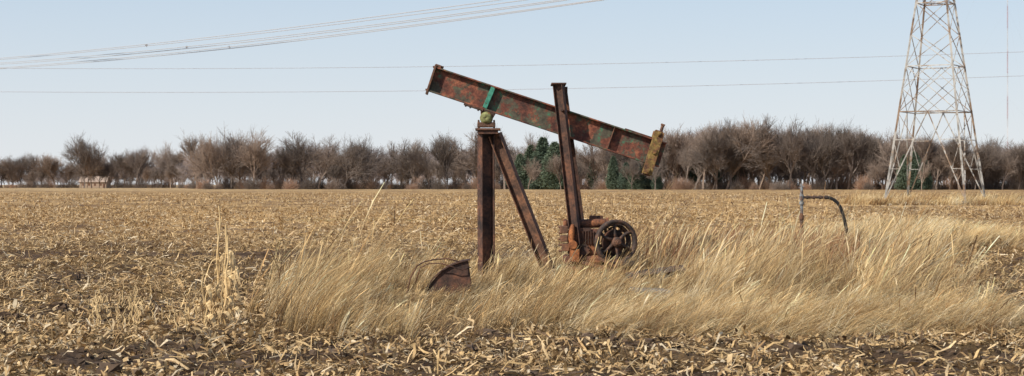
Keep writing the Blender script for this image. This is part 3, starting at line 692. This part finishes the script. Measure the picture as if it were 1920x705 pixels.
for row,(dy,dens,hm) in enumerate([(30,22,.85),(60,20,.82),(95,16,.84),(130,14,.84)]):
    px=-650.0
    while px<2600:
        D=depth(px)+dy+random.uniform(-10,10); base=HZ+CH*F/D; H=(base-topy(px))*D/F*random.uniform(.5,1.0)*(hm if px<1240 else min(1,hm*1.15))
        if px<350 and row>0: H*=.85
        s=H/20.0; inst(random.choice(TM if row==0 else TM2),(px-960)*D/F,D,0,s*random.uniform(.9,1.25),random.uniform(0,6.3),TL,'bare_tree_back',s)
        px+=random.uniform(.5,1.5)*dens*(1.0 if px<1240 else .6)
inst(TM[1],(158-960)*840/F,840,0,1.12,1.0,TL,'bare_tree_tall',1.18); inst(TM[4],(172-960)*845/F,845,0,.9,2.0,TL,'bare_tree_tall',1.0)
for px in (186,196,206,152,163,322,334,344): inst(random.choice(TM),(px-960)*850/F,850,0,.5,px,TL,'bare_tree_tall',.6)
ug=empty('distant_undergrowth',(0,625,0)); px=-650.0
while px<2600:
    D=depth(px)-12+random.uniform(0,40)
    inst(random.choice(SM),(px-960)*D/F,D,-.3,random.uniform(.35,.95)*(.6 if 140<px<215 else 1),random.uniform(0,6.3),ug,'shrub')
    px+=random.uniform(4,14)
def conifer(seed,H=15,Rr=4.0):
    R=np.random.default_rng(seed); N=12000
    t=R.random(N)**.9; z=H*(.03+.97*t); prof=(np.clip(1-t,0,1)**.60)*(.6+.4*np.minimum(1,t*5+.3))
    az=R.random(N)*6.283; lob=.80+.20*np.sin(az*4+seed)*np.sin(t*14+az*2)+.14*np.sin(az*9+t*31)+R.normal(0,.08,N)
    r=Rr*prof*lob*(R.random(N)**.35)
    P=np.stack([r*np.cos(az),r*np.sin(az),z-.10*r],-1)
    s=R.normal(0,1,(N,3)); s/=np.linalg.norm(s,axis=1)[:,None]; u=R.normal(0,1,(N,3))+np.stack([np.cos(az),np.sin(az),.3+0*az],-1); u/=np.linalg.norm(u,axis=1)[:,None]
    w=R.uniform(.10,.24,N)[:,None]; l=R.uniform(.3,.9,N)[:,None]
    V=np.stack([P-s*w,P+s*w,P+u*l+s*w*.3,P+u*l-s*w*.3],1).reshape(-1,3)
    k=len(V); tr=np.array([[.25*math.cos(i*1.57),.25*math.sin(i*1.57),zz] for zz in (-.3,H*.85) for i in range(4)]); V=np.concatenate([V,tr])
    q=np.concatenate([np.arange(N*4).reshape(N,4),np.array([[k+i,k+(i+1)%4,k+4+(i+1)%4,k+4+i] for i in range(4)])]); return V,q
M_con=barkmat('conifer_needles',(.10,.135,.095),.2)
CM=[meshof('conifer_mesh',*conifer(i+1,15,3.8+.6*i),M_con) for i in range(4)]
cf=empty('distant_conifers',(0,590,0))
for px,ty_,w_ in [(975,290,1.1),(996,274,1.2),(1018,260,1.3),(1040,268,1.2),(984,306,1.1),(1008,300,1.2),(1060,302,1.0),(1110,300,1.0),(1150,294,1.1),(1174,306,1.1),(1194,302,1.2),(1214,306,1.2),(1232,316,1.0),(1385,278,1),(1696,292,1.1),(1714,286,1.2),(1736,302,1.1),(1300,300,.8),(1345,310,.8)]:
    back=px in (1110,1385,1300,1345)
    D=depth(px)+(18 if back else -18)+random.uniform(-3,3); base=HZ+CH*F/D; H=(base-ty_)*D/F
    inst(random.choice(CM),(px-960)*D/F,D,0,H/15*w_,random.uniform(0,6.3),cf,'conifer',H/15)
for px in (990,1052,1185,1228,1728): 
    D=depth(px)-26; inst(random.choice(TM),(px-960)*D/F,D,0,.4,px*1.0,TL,'bare_tree_front',random.uniform(.4,.6))
# ------------------------------------------------------------ farm buildings
def house(name,x,y,w,d,h,rh,wall,roof):
    e=empty(name,(x,y,0)); m=MB(); m.box((x,y,h/2),(1,0,0),(0,1,0),(0,0,1),w,d,h)
    k=len(m.v)
    for sx in (-1,1): m.v+= [Vector((x+sx*(w/2-.003),y-d/2,h)),Vector((x+sx*(w/2-.003),y+d/2,h)),Vector((x+sx*(w/2-.003),y,h+rh))]
    m.f+= [(k,k+1,k+2),(k+3,k+5,k+4),(k,k+2,k+5,k+3),(k+1,k+4,k+5,k+2)]
    fin(m,'walls',wall,0,par=e)
    m=MB(); sl=math.hypot(d/2+.5,rh*(d/2+.5)/(d/2))
    for s in (-1,1):
        n=Vector((0,s*rh,d/2)).normalized(); al=Vector((0,s*d/2,-rh)).normalized()
        m.box(Vector((x,y,h+rh+.1))+al*sl/2+n*.05,(1,0,0),al,n,w+1,sl,.15)
    fin(m,'roof',roof,0,par=e)
    m=MB()
    for i in range(4):
        m.box((x-w*.36+i*w*.22,y-d/2-.02,h*.55),(1,0,0),(0,1,0),(0,0,1),.9,.06,1.1)
    m.box((x+w*.42,y-d/2-.02,1.05),(1,0,0),(0,1,0),(0,0,1),1.0,.07,2.1)
    fin(m,'windows_and_door',M_rust2,0,par=e)
mw=plain('tan_siding',(.38,.28,.20),.3,.1); mr=plain('tan_shingle_roof',(.40,.30,.23),.5,.15)
house('farm_house',(178-960)*880/F,880,13,9,3.0,2.6,mw,mr)
# ------------------------------------------------------------ light
SUN_EL=math.radians(38); az=math.atan2(-.80,-.60)
w=bpy.data.worlds.new('World'); scene.world=w; w.use_nodes=True; nt=w.node_tree
bg=nt.nodes['Background']; sky=nt.nodes.new('ShaderNodeTexSky'); sky.sky_type='NISHITA'; sky.sun_disc=False
sky.sun_elevation=SUN_EL; sky.sun_rotation=az%(2*math.pi); sky.air_density=1.0; sky.dust_density=.6; sky.ozone_density=2.0; sky.altitude=200
# thin winter haze: the sky whitens towards the horizon
tc=nt.nodes.new('ShaderNodeTexCoord'); sx=nt.nodes.new('ShaderNodeSeparateXYZ'); nt.links.new(tc.outputs['Generated'],sx.inputs[0])
fr=ramp(nt,sx.outputs['Z'],[(0.0,(.92,)*3),(.12,(.74,)*3),(.5,(.2,)*3)])
hz=ramp(nt,sx.outputs['Z'],[(0.0,(.80,.825,.855)),(.11,(.60,.71,.84)),(.5,(.33,.46,.72))])
vm=nt.nodes.new('ShaderNodeVectorMath'); vm.operation='SCALE'; nt.links.new(hz,vm.inputs[0]); vm.inputs['Scale'].default_value=1/.11
sc=mix(nt,fr,sky.outputs[0],vm.outputs[0])
nt.links.new(sc,bg.inputs['Color']); bg.inputs['Strength'].default_value=.11
sd=bpy.data.lights.new('sun','SUN'); sd.energy=5.0; sd.angle=math.radians(.5); sd.color=(1,.94,.84)
so=bpy.data.objects.new('sun',sd); link(so)
dirv=Vector((math.sin(az)*math.cos(SUN_EL),math.cos(az)*math.cos(SUN_EL),math.sin(SUN_EL)))
so.rotation_euler=dirv.to_track_quat('Z','Y').to_euler(); so.location=(0,0,60)
# ------------------------------------------------------------ camera
cam=bpy.data.cameras.new('camera'); co=bpy.data.objects.new('camera',cam); link(co)
co.location=(0,0,CH); co.rotation_euler=(math.radians(90),0,0)
cam.sensor_width=36; cam.lens=F/1920*36; cam.clip_end=20000; cam.clip_start=.1
cam.shift_y=-(352.5-HZ)/1920
cam.dof.use_dof=True; cam.dof.focus_distance=29; cam.dof.aperture_fstop=5.6
scene.camera=co
scene.view_settings.view_transform='Standard'; scene.view_settings.look='None'; scene.view_settings.exposure=0
